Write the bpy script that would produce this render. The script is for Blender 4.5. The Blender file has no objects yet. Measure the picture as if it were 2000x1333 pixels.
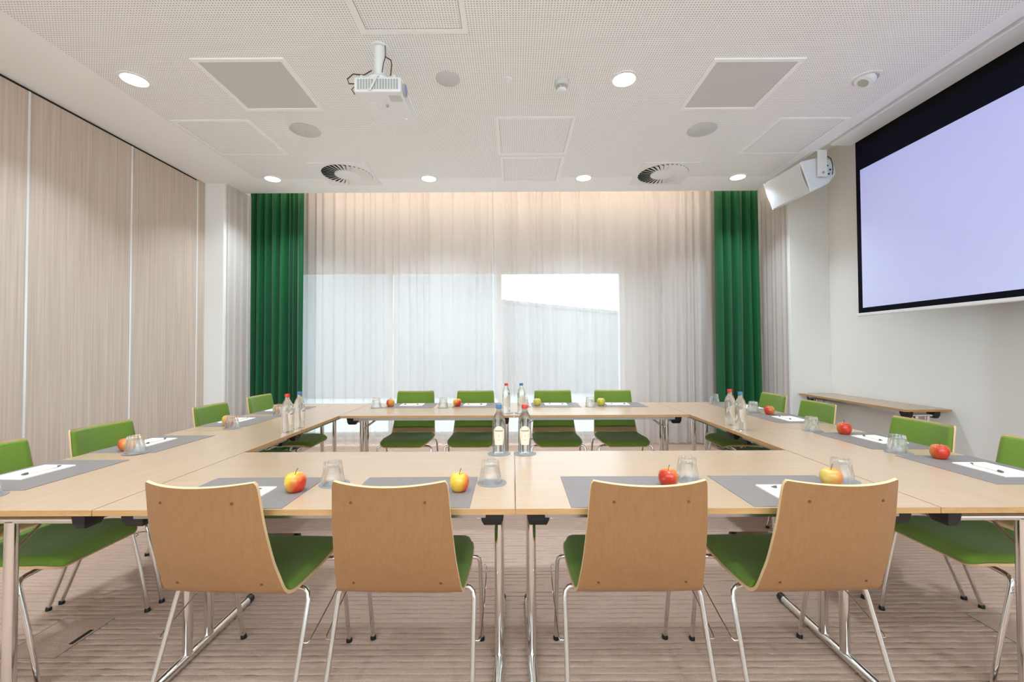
import bpy, bmesh, math, random
from mathutils import Vector, Matrix

random.seed(7)
S = bpy.context.scene
COL = S.collection
PI = math.pi
R = math.radians

# ------------------------------------------------------------------ camera
cam_d = bpy.data.cameras.new('camera')
cam_d.sensor_width = 36.0
cam_d.lens = 833.3 * 36.0 / 2000.0
cam_d.clip_start = 0.05
cam = bpy.data.objects.new('camera', cam_d)
COL.objects.link(cam)
YAW, PITCH, ROLL, CAM_H = 0.0025, 0.0198, 0.0045, 1.266
fwd = Vector((-math.sin(YAW) * math.cos(PITCH), math.cos(YAW) * math.cos(PITCH), math.sin(PITCH)))
rgt = Vector((math.cos(YAW), math.sin(YAW), 0))
upv = rgt.cross(fwd)
r2 = rgt * math.cos(ROLL) - upv * math.sin(ROLL)
u2 = upv * math.cos(ROLL) + rgt * math.sin(ROLL)
cam.matrix_world = Matrix(((r2.x, u2.x, -fwd.x, 0), (r2.y, u2.y, -fwd.y, 0), (r2.z, u2.z, -fwd.z, CAM_H), (0, 0, 0, 1)))
S.camera = cam

# ------------------------------------------------------------------ view, world, large lights
S.view_settings.view_transform = 'Standard'
S.view_settings.look = 'None'
S.view_settings.gamma = 1.0
S.view_settings.use_curve_mapping = False
S.view_settings.exposure = 1.33
S.cycles.max_bounces = 14
S.cycles.diffuse_bounces = 8
S.cycles.transparent_max_bounces = 12

LAMP_W = 6.5          # downlights
LAMP_COL = (0.69, 0.865, 1.0)
COVE_W = 4.2          # strip above the curtains
SKY_STRENGTH = 3.3
PROJ_W = 140.0

world = bpy.data.worlds.new('sky')
S.world = world
world.use_nodes = True
bg = world.node_tree.nodes['Background']
bg.inputs[0].default_value = (0.73, 0.875, 1.0, 1)
bg.inputs[1].default_value = SKY_STRENGTH

ZC = 3.176                     # ceiling height
XL, XR = -3.5, 3.73            # partition, right wall
YB, YF = -2.3, 5.95            # wall behind camera, window wall
SOFF = 5.135                   # ceiling edge before the curtain recess


def area(name, loc, rot, sx, sy, power, col, shape='RECTANGLE', spread=PI):
    d = bpy.data.lights.new(name, 'AREA')
    d.shape = shape
    d.size = sx
    d.size_y = sy
    d.energy = power
    d.color = col
    d.spread = spread
    o = bpy.data.objects.new(name, d)
    o.location = loc
    o.rotation_euler = rot
    COL.objects.link(o)
    return o


portal = area('window_daylight', (-0.75, 6.02, 1.2), (R(-90), 0, 0), 4.6, 2.35, 1, (1, 1, 1))
portal.data.cycles.is_portal = True
portal2 = area('added_window_daylight', (0.0, -2.46, 2.075), (R(90), 0, 0), 6.4, 1.95, 1, (1, 1, 1))  # portal of the rear window, which is added out of view
portal2.data.cycles.is_portal = True

# ------------------------------------------------------------------ materials
MATS = {}


def new_mat(name):
    m = bpy.data.materials.new(name)
    m.use_nodes = True
    nt = m.node_tree
    b = nt.nodes['Principled BSDF']
    MATS[name] = m
    return m, nt, b


def srgb(r, g, b):
    def c(v):
        v /= 255.0
        return v / 12.92 if v <= 0.04045 else ((v + 0.055) / 1.055) ** 2.4
    return (c(r), c(g), c(b), 1)


def plain(name, col, rough=0.5, metal=0.0, noise=0.0, nscale=40, bump=0.0, coat=0.0, spec=0.5):
    m, nt, b = new_mat(name)
    b.inputs['Roughness'].default_value = rough
    b.inputs['Metallic'].default_value = metal
    b.inputs['Coat Weight'].default_value = coat
    b.inputs['Specular IOR Level'].default_value = spec
    b.inputs['Base Color'].default_value = col
    if noise or bump:
        tc = nt.nodes.new('ShaderNodeTexCoord')
        n = nt.nodes.new('ShaderNodeTexNoise')
        n.inputs['Scale'].default_value = nscale
        n.inputs['Detail'].default_value = 3
        nt.links.new(tc.outputs['Object'], n.inputs['Vector'])
        if noise:
            mx = nt.nodes.new('ShaderNodeMixRGB')
            mx.inputs[1].default_value = tuple(max(0, c * (1 - noise)) for c in col[:3]) + (1,)
            mx.inputs[2].default_value = tuple(min(1, c * (1 + noise)) for c in col[:3]) + (1,)
            nt.links.new(n.outputs[0], mx.inputs[0])
            nt.links.new(mx.outputs[0], b.inputs['Base Color'])
        if bump:
            bp = nt.nodes.new('ShaderNodeBump')
            bp.inputs['Strength'].default_value = bump
            bp.inputs['Distance'].default_value = 0.002
            nt.links.new(n.outputs[0], bp.inputs['Height'])
            nt.links.new(bp.outputs[0], b.inputs['Normal'])
    return m


def wood(name, c1, c2, scale, rough, grain=12.0, spec=0.5, bumps=0.03):
    """scale = xyz stretch of the grain noise, small along the grain"""
    m, nt, b = new_mat(name)
    tc = nt.nodes.new('ShaderNodeTexCoord')
    mp = nt.nodes.new('ShaderNodeMapping')
    mp.inputs['Scale'].default_value = scale
    nt.links.new(tc.outputs['Object'], mp.inputs['Vector'])
    n = nt.nodes.new('ShaderNodeTexNoise')
    n.inputs['Scale'].default_value = grain
    n.inputs['Detail'].default_value = 5
    n.inputs['Roughness'].default_value = 0.6
    nt.links.new(mp.outputs[0], n.inputs['Vector'])
    cr = nt.nodes.new('ShaderNodeValToRGB')
    cr.color_ramp.elements[0].position = 0.3
    cr.color_ramp.elements[0].color = c1
    cr.color_ramp.elements[1].position = 0.7
    cr.color_ramp.elements[1].color = c2
    nt.links.new(n.outputs[0], cr.inputs[0])
    nt.links.new(cr.outputs[0], b.inputs['Base Color'])
    bp = nt.nodes.new('ShaderNodeBump')
    bp.inputs['Strength'].default_value = bumps
    bp.inputs['Distance'].default_value = 0.001
    nt.links.new(n.outputs[0], bp.inputs['Height'])
    nt.links.new(bp.outputs[0], b.inputs['Normal'])
    b.inputs['Roughness'].default_value = rough
    b.inputs['Specular IOR Level'].default_value = spec
    return m


plain('white_paint', srgb(236, 233, 228), 0.6, noise=0.012, nscale=3, bump=0.05)
plain('ceiling_paint', srgb(249, 249, 248), 0.7, noise=0.01, nscale=2)
plain('white_metal', srgb(238, 238, 236), 0.4, noise=0.01)
plain('white_plastic', srgb(233, 234, 236), 0.35, noise=0.01)
plain('grey_grille', srgb(206, 206, 204), 0.55, noise=0.03, nscale=300)
plain('grey_panel', srgb(208, 207, 205), 0.7, noise=0.015, nscale=60)
plain('vent_plastic', srgb(175, 172, 166), 0.5, noise=0.02)
plain('black_gap', srgb(22, 20, 19), 0.8, noise=0.1)
plain('black_plastic', srgb(14, 13, 14), 0.38, noise=0.08, nscale=80, bump=0.05)
plain('chrome', (0.80, 0.79, 0.78, 1), 0.10, 1.0, noise=0.02, nscale=20)
plain('steel_rail', (0.46, 0.45, 0.44, 1), 0.32, 1.0, noise=0.04, nscale=30)
plain('alu_strip', srgb(232, 230, 230), 0.35, 0.3, noise=0.02)
plain('mat_grey', srgb(128, 116, 110), 0.55, noise=0.03, nscale=200, bump=0.05)
plain('coaster_grey', srgb(132, 125, 122), 0.55, noise=0.03, nscale=200)
plain('paper', srgb(250, 244, 236), 0.7, noise=0.01, nscale=10)
plain('pen_white', srgb(238, 228, 205), 0.3, noise=0.02)
plain('pen_dark', srgb(88, 84, 74), 0.35, noise=0.05)
plain('ink', srgb(96, 92, 90), 0.6, noise=0.05)
plain('label_paper', srgb(228, 205, 180), 0.55, noise=0.03, nscale=60)
plain('cap_red', srgb(205, 52, 40), 0.35, noise=0.03)
plain('cap_blue', srgb(70, 110, 150), 0.35, noise=0.03)
plain('cable_brown', srgb(92, 66, 42), 0.5, noise=0.05)
plain('screen_black', srgb(7, 6, 10), 0.85, noise=0.05, spec=0.15)
plain('screen_white', srgb(214, 214, 218), 0.8, noise=0.005)
plain('concrete_pale', srgb(126, 127, 128), 0.8, noise=0.05, nscale=2)
plain('roof_grey', srgb(118, 120, 124), 0.8, noise=0.08, nscale=3)
plain('pavement', srgb(188, 188, 187), 0.9, noise=0.1, nscale=1.5)
plain('apple_stem', srgb(90, 66, 40), 0.7, noise=0.1)
plain('screw', srgb(120, 92, 66), 0.35, 0.7, noise=0.05)
plain('lens_glass', srgb(120, 140, 220), 0.05, 0.2, noise=0.02)

wood('table_wood', srgb(182, 150, 121), srgb(187, 157, 130), (0.35, 6.0, 6.0), 0.25, 7, 0.55, 0.02)
wood('edge_wood', srgb(172, 126, 78), srgb(188, 143, 94), (1.0, 4.0, 14.0), 0.45, 8)
wood('shell_wood', srgb(142, 98, 60), srgb(150, 107, 68), (16.0, 16.0, 0.6), 0.36, 5, 0.5, 0.02)
wood('veneer_wood', srgb(186, 146, 102), srgb(196, 158, 116), (16.0, 3.0, 0.6), 0.4, 5, 0.5, 0.02)
wood('ply_wood', srgb(206, 170, 124), srgb(218, 186, 142), (20, 20, 20), 0.5, 6)
wood('partition_wood', srgb(184, 164, 148), srgb(208, 190, 174), (1.0, 14.0, 0.25), 0.5, 4.5, 0.4, 0.03)


def fabric(name, dark, light, scale=260, rough=0.95, sheen=0.3):
    m, nt, b = new_mat(name)
    tc = nt.nodes.new('ShaderNodeTexCoord')
    n = nt.nodes.new('ShaderNodeTexNoise')
    n.inputs['Scale'].default_value = scale
    n.inputs['Detail'].default_value = 4
    nt.links.new(tc.outputs['Object'], n.inputs['Vector'])
    mx = nt.nodes.new('ShaderNodeMixRGB')
    mx.inputs[1].default_value = dark
    mx.inputs[2].default_value = light
    nt.links.new(n.outputs[0], mx.inputs[0])
    nt.links.new(mx.outputs[0], b.inputs['Base Color'])
    bp = nt.nodes.new('ShaderNodeBump')
    bp.inputs['Strength'].default_value = 0.25
    bp.inputs['Distance'].default_value = 0.001
    nt.links.new(n.outputs[0], bp.inputs['Height'])
    nt.links.new(bp.outputs[0], b.inputs['Normal'])
    b.inputs['Roughness'].default_value = rough
    b.inputs['Sheen Weight'].default_value = sheen
    b.inputs['Sheen Roughness'].default_value = 0.5
    b.inputs['Specular IOR Level'].default_value = 0.2
    return m


fabric('chair_green', srgb(92, 116, 36), srgb(118, 144, 58), sheen=0.12)
fabric('curtain_green', srgb(4, 66, 30), srgb(11, 92, 46), 120, 0.45, 0.2)


def carpet_mat():
    m, nt, b = new_mat('carpet')
    tc = nt.nodes.new('ShaderNodeTexCoord')
    n1 = nt.nodes.new('ShaderNodeTexNoise')
    n1.inputs['Scale'].default_value = 170
    n1.inputs['Detail'].default_value = 4
    nt.links.new(tc.outputs['Object'], n1.inputs['Vector'])
    mp = nt.nodes.new('ShaderNodeMapping')
    mp.inputs['Scale'].default_value = (14, 57, 1)
    nt.links.new(tc.outputs['Object'], mp.inputs['Vector'])
    n2 = nt.nodes.new('ShaderNodeTexNoise')
    n2.inputs['Scale'].default_value = 1.0
    n2.inputs['Detail'].default_value = 2
    nt.links.new(mp.outputs[0], n2.inputs['Vector'])
    mx = nt.nodes.new('ShaderNodeMixRGB')
    mx.inputs[1].default_value = srgb(152, 124, 108)
    mx.inputs[2].default_value = srgb(202, 172, 152)
    ad = nt.nodes.new('ShaderNodeMath')
    ad.operation = 'MULTIPLY_ADD'
    ad.inputs[1].default_value = 0.6
    nt.links.new(n1.outputs[0], ad.inputs[0])
    ad2 = nt.nodes.new('ShaderNodeMath')
    ad2.operation = 'MULTIPLY'
    ad2.inputs[1].default_value = 0.4
    nt.links.new(n2.outputs[0], ad2.inputs[0])
    nt.links.new(ad2.outputs[0], ad.inputs[2])
    nt.links.new(ad.outputs[0], mx.inputs[0])
    nt.links.new(mx.outputs[0], b.inputs['Base Color'])
    bp = nt.nodes.new('ShaderNodeBump')
    bp.inputs['Strength'].default_value = 0.7
    bp.inputs['Distance'].default_value = 0.004
    nt.links.new(ad.outputs[0], bp.inputs['Height'])
    nt.links.new(bp.outputs[0], b.inputs['Normal'])
    b.inputs['Roughness'].default_value = 1.0
    b.inputs['Specular IOR Level'].default_value = 0.05


carpet_mat()


def perforated_mat():
    m, nt, b = new_mat('perforated_board')
    tc = nt.nodes.new('ShaderNodeTexCoord')
    vm = nt.nodes.new('ShaderNodeVectorMath')
    vm.operation = 'SCALE'
    vm.inputs['Scale'].default_value = 1 / 0.0165
    nt.links.new(tc.outputs['Object'], vm.inputs[0])
    fr = nt.nodes.new('ShaderNodeVectorMath')
    fr.operation = 'FRACTION'
    nt.links.new(vm.outputs[0], fr.inputs[0])
    sb = nt.nodes.new('ShaderNodeVectorMath')
    sb.operation = 'SUBTRACT'
    sb.inputs[1].default_value = (0.5, 0.5, 0)
    nt.links.new(fr.outputs[0], sb.inputs[0])
    sp = nt.nodes.new('ShaderNodeVectorMath')
    sp.operation = 'MULTIPLY'
    sp.inputs[1].default_value = (1, 1, 0)
    nt.links.new(sb.outputs[0], sp.inputs[0])
    ln = nt.nodes.new('ShaderNodeVectorMath')
    ln.operation = 'LENGTH'
    nt.links.new(sp.outputs[0], ln.inputs[0])
    mr = nt.nodes.new('ShaderNodeMapRange')
    mr.inputs['From Min'].default_value = 0.20
    mr.inputs['From Max'].default_value = 0.27
    nt.links.new(ln.outputs['Value'], mr.inputs['Value'])
    mx = nt.nodes.new('ShaderNodeMixRGB')
    mx.inputs[1].default_value = srgb(176, 174, 172)
    mx.inputs[2].default_value = srgb(251, 251, 250)
    nt.links.new(mr.outputs[0], mx.inputs[0])
    nt.links.new(mx.outputs[0], b.inputs['Base Color'])
    bp = nt.nodes.new('ShaderNodeBump')
    bp.inputs['Strength'].default_value = 0.4
    bp.inputs['Distance'].default_value = 0.003
    nt.links.new(mr.outputs[0], bp.inputs['Height'])
    nt.links.new(bp.outputs[0], b.inputs['Normal'])
    b.inputs['Roughness'].default_value = 0.7


perforated_mat()


def glass_mat(name, ior, tint, rough=0.0, clear=0.0):
    m, nt, b = new_mat(name)
    nt.nodes.remove(b)
    out = nt.nodes['Material Output']
    g = nt.nodes.new('ShaderNodeBsdfGlass')
    g.inputs['IOR'].default_value = ior
    g.inputs['Color'].default_value = tint
    g.inputs['Roughness'].default_value = rough
    t = nt.nodes.new('ShaderNodeBsdfTransparent')
    t.inputs['Color'].default_value = tint
    mx = nt.nodes.new('ShaderNodeMixShader')
    mx.inputs[0].default_value = clear
    nt.links.new(g.outputs[0], mx.inputs[1])
    nt.links.new(t.outputs[0], mx.inputs[2])
    nt.links.new(mx.outputs[0], out.inputs['Surface'])


glass_mat('bottle_glass', 1.34, (0.985, 0.992, 0.99, 1), 0.0, 0.35)
glass_mat('tumbler_glass', 1.47, (1, 1, 1, 1), 0.0, 0.45)


def pane_mat():
    m, nt, b = new_mat('window_glass')
    nt.nodes.remove(b)
    out = nt.nodes['Material Output']
    g = nt.nodes.new('ShaderNodeBsdfGlossy')
    g.inputs['Roughness'].default_value = 0.0
    t = nt.nodes.new('ShaderNodeBsdfTransparent')
    t.inputs['Color'].default_value = (0.93, 0.96, 0.95, 1)
    mx = nt.nodes.new('ShaderNodeMixShader')
    mx.inputs[0].default_value = 0.06
    nt.links.new(t.outputs[0], mx.inputs[1])
    nt.links.new(g.outputs[0], mx.inputs[2])
    nt.links.new(mx.outputs[0], out.inputs['Surface'])


pane_mat()


def sheer_mat():
    m, nt, b = new_mat('sheer_fabric')
    nt.nodes.remove(b)
    out = nt.nodes['Material Output']
    tc = nt.nodes.new('ShaderNodeTexCoord')
    n = nt.nodes.new('ShaderNodeTexNoise')
    n.inputs['Scale'].default_value = 350
    nt.links.new(tc.outputs['Object'], n.inputs['Vector'])
    d = nt.nodes.new('ShaderNodeBsdfDiffuse')
    d.inputs['Color'].default_value = srgb(214, 203, 196)
    tl = nt.nodes.new('ShaderNodeBsdfTranslucent')
    tl.inputs['Color'].default_value = srgb(246, 240, 236)
    t = nt.nodes.new('ShaderNodeBsdfTransparent')
    t.inputs['Color'].default_value = (1, 1, 1, 1)
    m1 = nt.nodes.new('ShaderNodeMixShader')
    m1.inputs[0].default_value = 0.08
    nt.links.new(d.outputs[0], m1.inputs[1])
    nt.links.new(tl.outputs[0], m1.inputs[2])
    mr = nt.nodes.new('ShaderNodeMapRange')
    mr.inputs['To Min'].default_value = 0.18
    mr.inputs['To Max'].default_value = 0.33
    nt.links.new(n.outputs[0], mr.inputs['Value'])
    m2 = nt.nodes.new('ShaderNodeMixShader')
    nt.links.new(mr.outputs[0], m2.inputs[0])
    nt.links.new(m1.outputs[0], m2.inputs[1])
    nt.links.new(t.outputs[0], m2.inputs[2])
    nt.links.new(m2.outputs[0], out.inputs['Surface'])


sheer_mat()


def emit_mat(name, col, strength):
    m, nt, b = new_mat(name)
    nt.nodes.remove(b)
    e = nt.nodes.new('ShaderNodeEmission')
    e.inputs[0].default_value = col
    e.inputs[1].default_value = strength
    nt.links.new(e.outputs[0], nt.nodes['Material Output'].inputs['Surface'])


emit_mat('lamp_diffuser', (1.0, 0.98, 0.94, 1), 6.0)
emit_mat('led_strip_light', (1.0, 0.86, 0.70, 1), 6.0)


def apple_mat(name, red, yel, lo, hi, axis):
    m, nt, b = new_mat(name)
    tc = nt.nodes.new('ShaderNodeTexCoord')
    n = nt.nodes.new('ShaderNodeTexNoise')
    n.inputs['Scale'].default_value = 28
    n.inputs['Detail'].default_value = 5
    nt.links.new(tc.outputs['Object'], n.inputs['Vector'])
    dt = nt.nodes.new('ShaderNodeVectorMath')
    dt.operation = 'DOT_PRODUCT'
    dt.inputs[1].default_value = axis
    nt.links.new(tc.outputs['Object'], dt.inputs[0])
    ma = nt.nodes.new('ShaderNodeMath')
    ma.operation = 'MULTIPLY_ADD'
    ma.inputs[1].default_value = 0.03
    nt.links.new(n.outputs[0], ma.inputs[0])
    nt.links.new(dt.outputs['Value'], ma.inputs[2])
    mr = nt.nodes.new('ShaderNodeMapRange')
    mr.inputs['From Min'].default_value = lo
    mr.inputs['From Max'].default_value = hi
    nt.links.new(ma.outputs[0], mr.inputs['Value'])
    mx = nt.nodes.new('ShaderNodeMixRGB')
    mx.inputs[1].default_value = yel
    mx.inputs[2].default_value = red
    nt.links.new(mr.outputs[0], mx.inputs[0])
    nt.links.new(mx.outputs[0], b.inputs['Base Color'])
    b.inputs['Roughness'].default_value = 0.28
    b.inputs['Coat Weight'].default_value = 0.15


RED, YEL, GRN = srgb(200, 48, 22), srgb(226, 178, 60), srgb(196, 186, 70)
apple_mat('apple_red', srgb(188, 48, 24), srgb(214, 140, 60), -0.002, 0.034, (-0.6, -0.5, -0.05))
apple_mat('apple_mixed', RED, YEL, -0.006, 0.03, (0.8, -0.2, -0.35))
apple_mat('apple_yellow', srgb(202, 92, 44), srgb(206, 172, 82), -0.012, 0.042, (0.7, -0.4, -0.2))
apple_mat('apple_green', srgb(200, 150, 52), GRN, 0.03, 0.08, (0.3, -0.2, 0.6))


# ------------------------------------------------------------------ mesh helpers
class MB:
    def __init__(self):
        self.v, self.f = [], []

    def add(self, vs, fs):
        o = len(self.v)
        self.v += [tuple(p) for p in vs]
        self.f += [tuple(i + o for i in f) for f in fs]
        return self

    def box(self, x0, x1, y0, y1, z0, z1):
        vs = [(x, y, z) for z in (z0, z1) for y in (y0, y1) for x in (x0, x1)]
        return self.add(vs, [(0, 2, 3, 1), (4, 5, 7, 6), (0, 1, 5, 4), (1, 3, 7, 5), (3, 2, 6, 7), (2, 0, 4, 6)])

    def tube(self, pts, r, n=10, caps=True, ry=None):
        pts = [Vector(p) for p in pts]
        rings, prev = [], None
        for i, p in enumerate(pts):
            a = pts[max(i - 1, 0)]
            c = pts[min(i + 1, len(pts) - 1)]
            t = (c - a).normalized()
            if prev is None:
                ref = Vector((0, 0, 1)) if abs(t.z) < 0.9 else Vector((1, 0, 0))
                s = t.cross(ref).normalized()
            else:
                s = (prev - t * prev.dot(t)).normalized()
            prev = s
            q = t.cross(s)
            rr = r[i] if isinstance(r, (list, tuple)) else r
            rings.append([p + s * math.cos(2 * PI * k / n) * rr + q * math.sin(2 * PI * k / n) * (ry or rr) for k in range(n)])
        vs = [v for ring in rings for v in ring]
        fs = []
        for i in range(len(rings) - 1):
            for k in range(n):
                k2 = (k + 1) % n
                fs.append((i * n + k, i * n + k2, (i + 1) * n + k2, (i + 1) * n + k))
        if caps:
            fs.append(tuple(range(n - 1, -1, -1)))
            fs.append(tuple((len(rings) - 1) * n + k for k in range(n)))
        return self.add(vs, fs)

    def lathe(self, prof, n=32, c=(0, 0, 0), flute=None):
        vs, fs = [], []
        for i, (r, z) in enumerate(prof):
            for k in range(n):
                a = 2 * PI * k / n
                rr = r
                if flute:
                    rr = r * (1 + flute(i, a))
                vs.append((c[0] + rr * math.cos(a), c[1] + rr * math.sin(a), c[2] + z))
        for i in range(len(prof) - 1):
            for k in range(n):
                k2 = (k + 1) % n
                fs.append((i * n + k, i * n + k2, (i + 1) * n + k2, (i + 1) * n + k))
        fs.append(tuple(range(n - 1, -1, -1)))
        fs.append(tuple((len(prof) - 1) * n + k for k in range(n)))
        return self.add(vs, fs)

    def disc_ring(self, r0, r1, z0, z1, n=40, c=(0, 0, 0)):
        """flat washer from r0 to r1"""
        vs, fs = [], []
        for r, z in ((r0, z0), (r1, z0), (r1, z1), (r0, z1)):
            for k in range(n):
                a = 2 * PI * k / n
                vs.append((c[0] + r * math.cos(a), c[1] + r * math.sin(a), c[2] + z))
        for i in range(4):
            j = (i + 1) % 4
            for k in range(n):
                k2 = (k + 1) % n
                fs.append((i * n + k, i * n + k2, j * n + k2, j * n + k))
        return self.add(vs, fs)

    def frame(self, x0, x1, y0, y1, w, z0, z1):
        self.box(x0, x1, y0, y0 + w, z0, z1)
        self.box(x0, x1, y1 - w, y1, z0, z1)
        self.box(x0, x0 + w, y0 + w, y1 - w, z0, z1)
        return self.box(x1 - w, x1, y0 + w, y1 - w, z0, z1)

    def grid(self, rows):
        nr, nc = len(rows), len(rows[0])
        vs = [p for row in rows for p in row]
        fs = [(i * nc + j, i * nc + j + 1, (i + 1) * nc + j + 1, (i + 1) * nc + j) for i in range(nr - 1) for j in range(nc - 1)]
        return self.add(vs, fs)

    def mesh(self, name, mat, smooth=None):
        me = bpy.data.meshes.new(name)
        me.from_pydata(self.v, [], self.f)
        bm = bmesh.new()
        bm.from_mesh(me)
        bmesh.ops.recalc_face_normals(bm, faces=bm.faces[:])
        bm.to_mesh(me)
        bm.free()
        me.materials.append(MATS[mat])
        if smooth is not None:
            me.polygons.foreach_set('use_smooth', [True] * len(me.polygons))
            me.set_sharp_from_angle(angle=R(smooth))
        me.update()
        return me

    def build(self, name, mat, parent=None, smooth=None, loc=None, bevel=0):
        return link(name, self.mesh(name, mat, smooth), parent, loc, bevel)


def link(name, me, parent=None, loc=None, bevel=0):
    o = bpy.data.objects.new(name, me)
    COL.objects.link(o)
    if parent:
        o.parent = parent
    if loc:
        o.location = loc
    if bevel:
        b = o.modifiers.new('bevel', 'BEVEL')
        b.width = bevel
        b.segments = 2
        b.limit_method = 'ANGLE'
    return o


def tag(o, label, cat, group=None):
    o['label'] = label
    o['category'] = cat
    if group:
        o['group'] = group
    return o


def thing(name, label, cat, loc=(0, 0, 0), rz=0, group=None):
    o = bpy.data.objects.new(name, None)
    o.empty_display_size = 0.1
    COL.objects.link(o)
    o.location = loc
    o.rotation_euler = (0, 0, rz)
    return tag(o, label, cat, group)


def struct(o):
    o['kind'] = 'structure'
    return o


def struct_root(name):
    o = bpy.data.objects.new(name, None)
    COL.objects.link(o)
    return struct(o)


def dup(root, loc, rz, label, group=None):
    c = root.copy()
    COL.objects.link(c)
    c.location = loc
    c.rotation_euler = (0, 0, rz)
    c['label'] = label
    if group:
        c['group'] = group
    for ch in root.children:
        d = ch.copy()
        COL.objects.link(d)
        d.parent = c
        for g in ch.children:
            e = g.copy()
            COL.objects.link(e)
            e.parent = d
    return c


def arc(cx, cy, r, a0, a1, n):
    return [(cx + r * math.cos(a0 + (a1 - a0) * i / n), cy + r * math.sin(a0 + (a1 - a0) * i / n)) for i in range(n + 1)]


# ------------------------------------------------------------------ room shell
# carpet with woven cross ribs
def build_floor():
    pitch = 0.035
    rows = []
    rnd = random.Random(5)
    xs = [XL - 0.1 + (XR - XL + 0.2) * i / 150 for i in range(151)]
    y = YB
    while y < YF + 0.05:
        dep = [-(0.0012 + 0.0140 * max(0.0, rnd.random() - 0.2)) for _ in xs]
        jit = [rnd.uniform(-0.0012, 0.0012) for _ in xs]
        rows.append([(x, y + j, d) for x, d, j in zip(xs, dep, jit)])
        for dy, z in ((0.0042, -0.0008), (0.0175, 0.0), (0.0308, -0.0008)):
            rows.append([(x, y + dy, z) for x in xs])
        y += pitch
    mb = MB().grid(rows)
    struct(mb.build('floor', 'carpet', smooth=40))


build_floor()

# ceiling: plain border, perforated field, raised strips at the screen and at the curtains
ceil = struct(MB().box(XL - 0.1, -2.86, YB, SOFF, ZC, ZC + 0.12)
              .box(2.82, 2.95, YB, SOFF, ZC, ZC + 0.12)
              .box(-2.86, 2.82, 4.70, SOFF, ZC, ZC + 0.12)
              .box(-2.86, 2.82, YB, 4.70, ZC + 0.012, ZC + 0.12)
              .box(2.95, XR + 0.1, YB, YF, ZC + 0.42, ZC + 0.5)
              .box(2.945, 2.95, YB, SOFF, ZC + 0.12, ZC + 0.42)
              .box(XL - 0.1, 2.95, SOFF - 0.02, SOFF, ZC + 0.12, ZC + 0.42)
              .box(XL - 0.1, 2.95, SOFF - 0.02, YF, ZC + 0.42, ZC + 0.5)
              .build('ceiling', 'ceiling_paint'))
MB().box(-2.86, 2.82, YB, 4.70, ZC + 0.0005, ZC + 0.011).build('perforated_field', 'perforated_board', ceil)

# screen housing under the raised strip
sc = thing('projection_screen', 'white motorised projection screen with black border hanging on the right', 'projection screen', (3.2, 2.87, 1.585))

# walls
RX0, RX1, RZ0, RZ1 = -3.2, 3.2, 1.10, 3.05
struct(MB().box(XL - 0.1, RX0, YB - 0.1, YB, 0, ZC + 0.45).box(RX1, XR + 0.1, YB - 0.1, YB, 0, ZC + 0.45)
       .box(RX0, RX1, YB - 0.1, YB, RZ1, ZC + 0.45).box(RX0, RX1, YB - 0.1, YB, 0, RZ0).build('wall_rear', 'white_paint'))
added_win = struct_root('added_window')  # unseen rear window, added to let in more fill light
MB().box(RX0, RX1, YB - 0.08, YB - 0.02, RZ0, RZ0 + 0.06).box(RX0, RX1, YB - 0.08, YB - 0.02, RZ1 - 0.06, RZ1).build('window_frame', 'white_metal', added_win)
for k in range(4):
    xm = RX0 + 0.03 + (RX1 - RX0 - 0.06) * k / 3
    MB().box(xm - 0.03, xm + 0.03, YB - 0.08, YB - 0.02, RZ0 + 0.06, RZ1 - 0.06).build('mullion', 'white_metal', added_win)
    if k < 3:
        MB().box(xm + 0.03, xm + (RX1 - RX0 - 0.06) / 3 - 0.03, YB - 0.055, YB - 0.047, RZ0 + 0.06, RZ1 - 0.06).build('pane', 'window_glass', added_win)
struct(MB().box(XR, XR + 0.1, YB, YF, 0, ZC + 0.45).build('wall_right', 'white_paint'))
# window wall with its opening
WX0, WX1, WZ0, WZ1 = -3.05, 1.555, 0.06, 2.42
struct(MB().box(XL - 0.1, WX0, YF, YF + 0.2, 0, ZC + 0.45)
       .box(WX1, XR + 0.1, YF, YF + 0.2, 0, ZC + 0.45)
       .box(WX0, WX1, YF, YF + 0.2, WZ1, ZC + 0.45)
       .box(WX0, WX1, YF, YF + 0.2, 0, WZ0).build('wall_back', 'white_paint'))
# piers at both ends of the curtain recess
struct(MB().box(3.265, XR, 5.02, YF, 0, ZC + 0.42).build('wall_pier_right', 'white_paint', bevel=0.004))
struct(MB().box(XL - 0.1, -3.285, 4.82, YF, 0, ZC + 0.42).build('wall_pier_left', 'white_paint', bevel=0.004))

# folding partition on the left: panels, seams, top track gap
part = struct_root('wall_left')
joints = [YB, -0.99, -0.15, 0.69, 1.53, 2.21, 3.05, 3.885, 4.70]
for a, b in zip(joints[:-1], joints[1:]):
    MB().box(XL - 0.08, XL, a + 0.008, b - 0.008, 0.012, ZC - 0.022).build('panel', 'partition_wood', part)
    MB().box(XL - 0.075, XL + 0.003, b - 0.0075, b + 0.0075, 0.012, ZC - 0.022).build('seam_strip', 'alu_strip', part)
MB().box(XL - 0.08, XL, 4.709, 4.82, 0.012, ZC - 0.001).build('end_panel', 'partition_wood', part)
MB().box(XL - 0.1, XL - 0.012, YB, 4.70, ZC - 0.022, ZC).build('track_gap', 'black_gap', part)
MB().box(XL - 0.1, XL - 0.085, YB, 4.82, 0, ZC).build('backing', 'black_gap', part)

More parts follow.
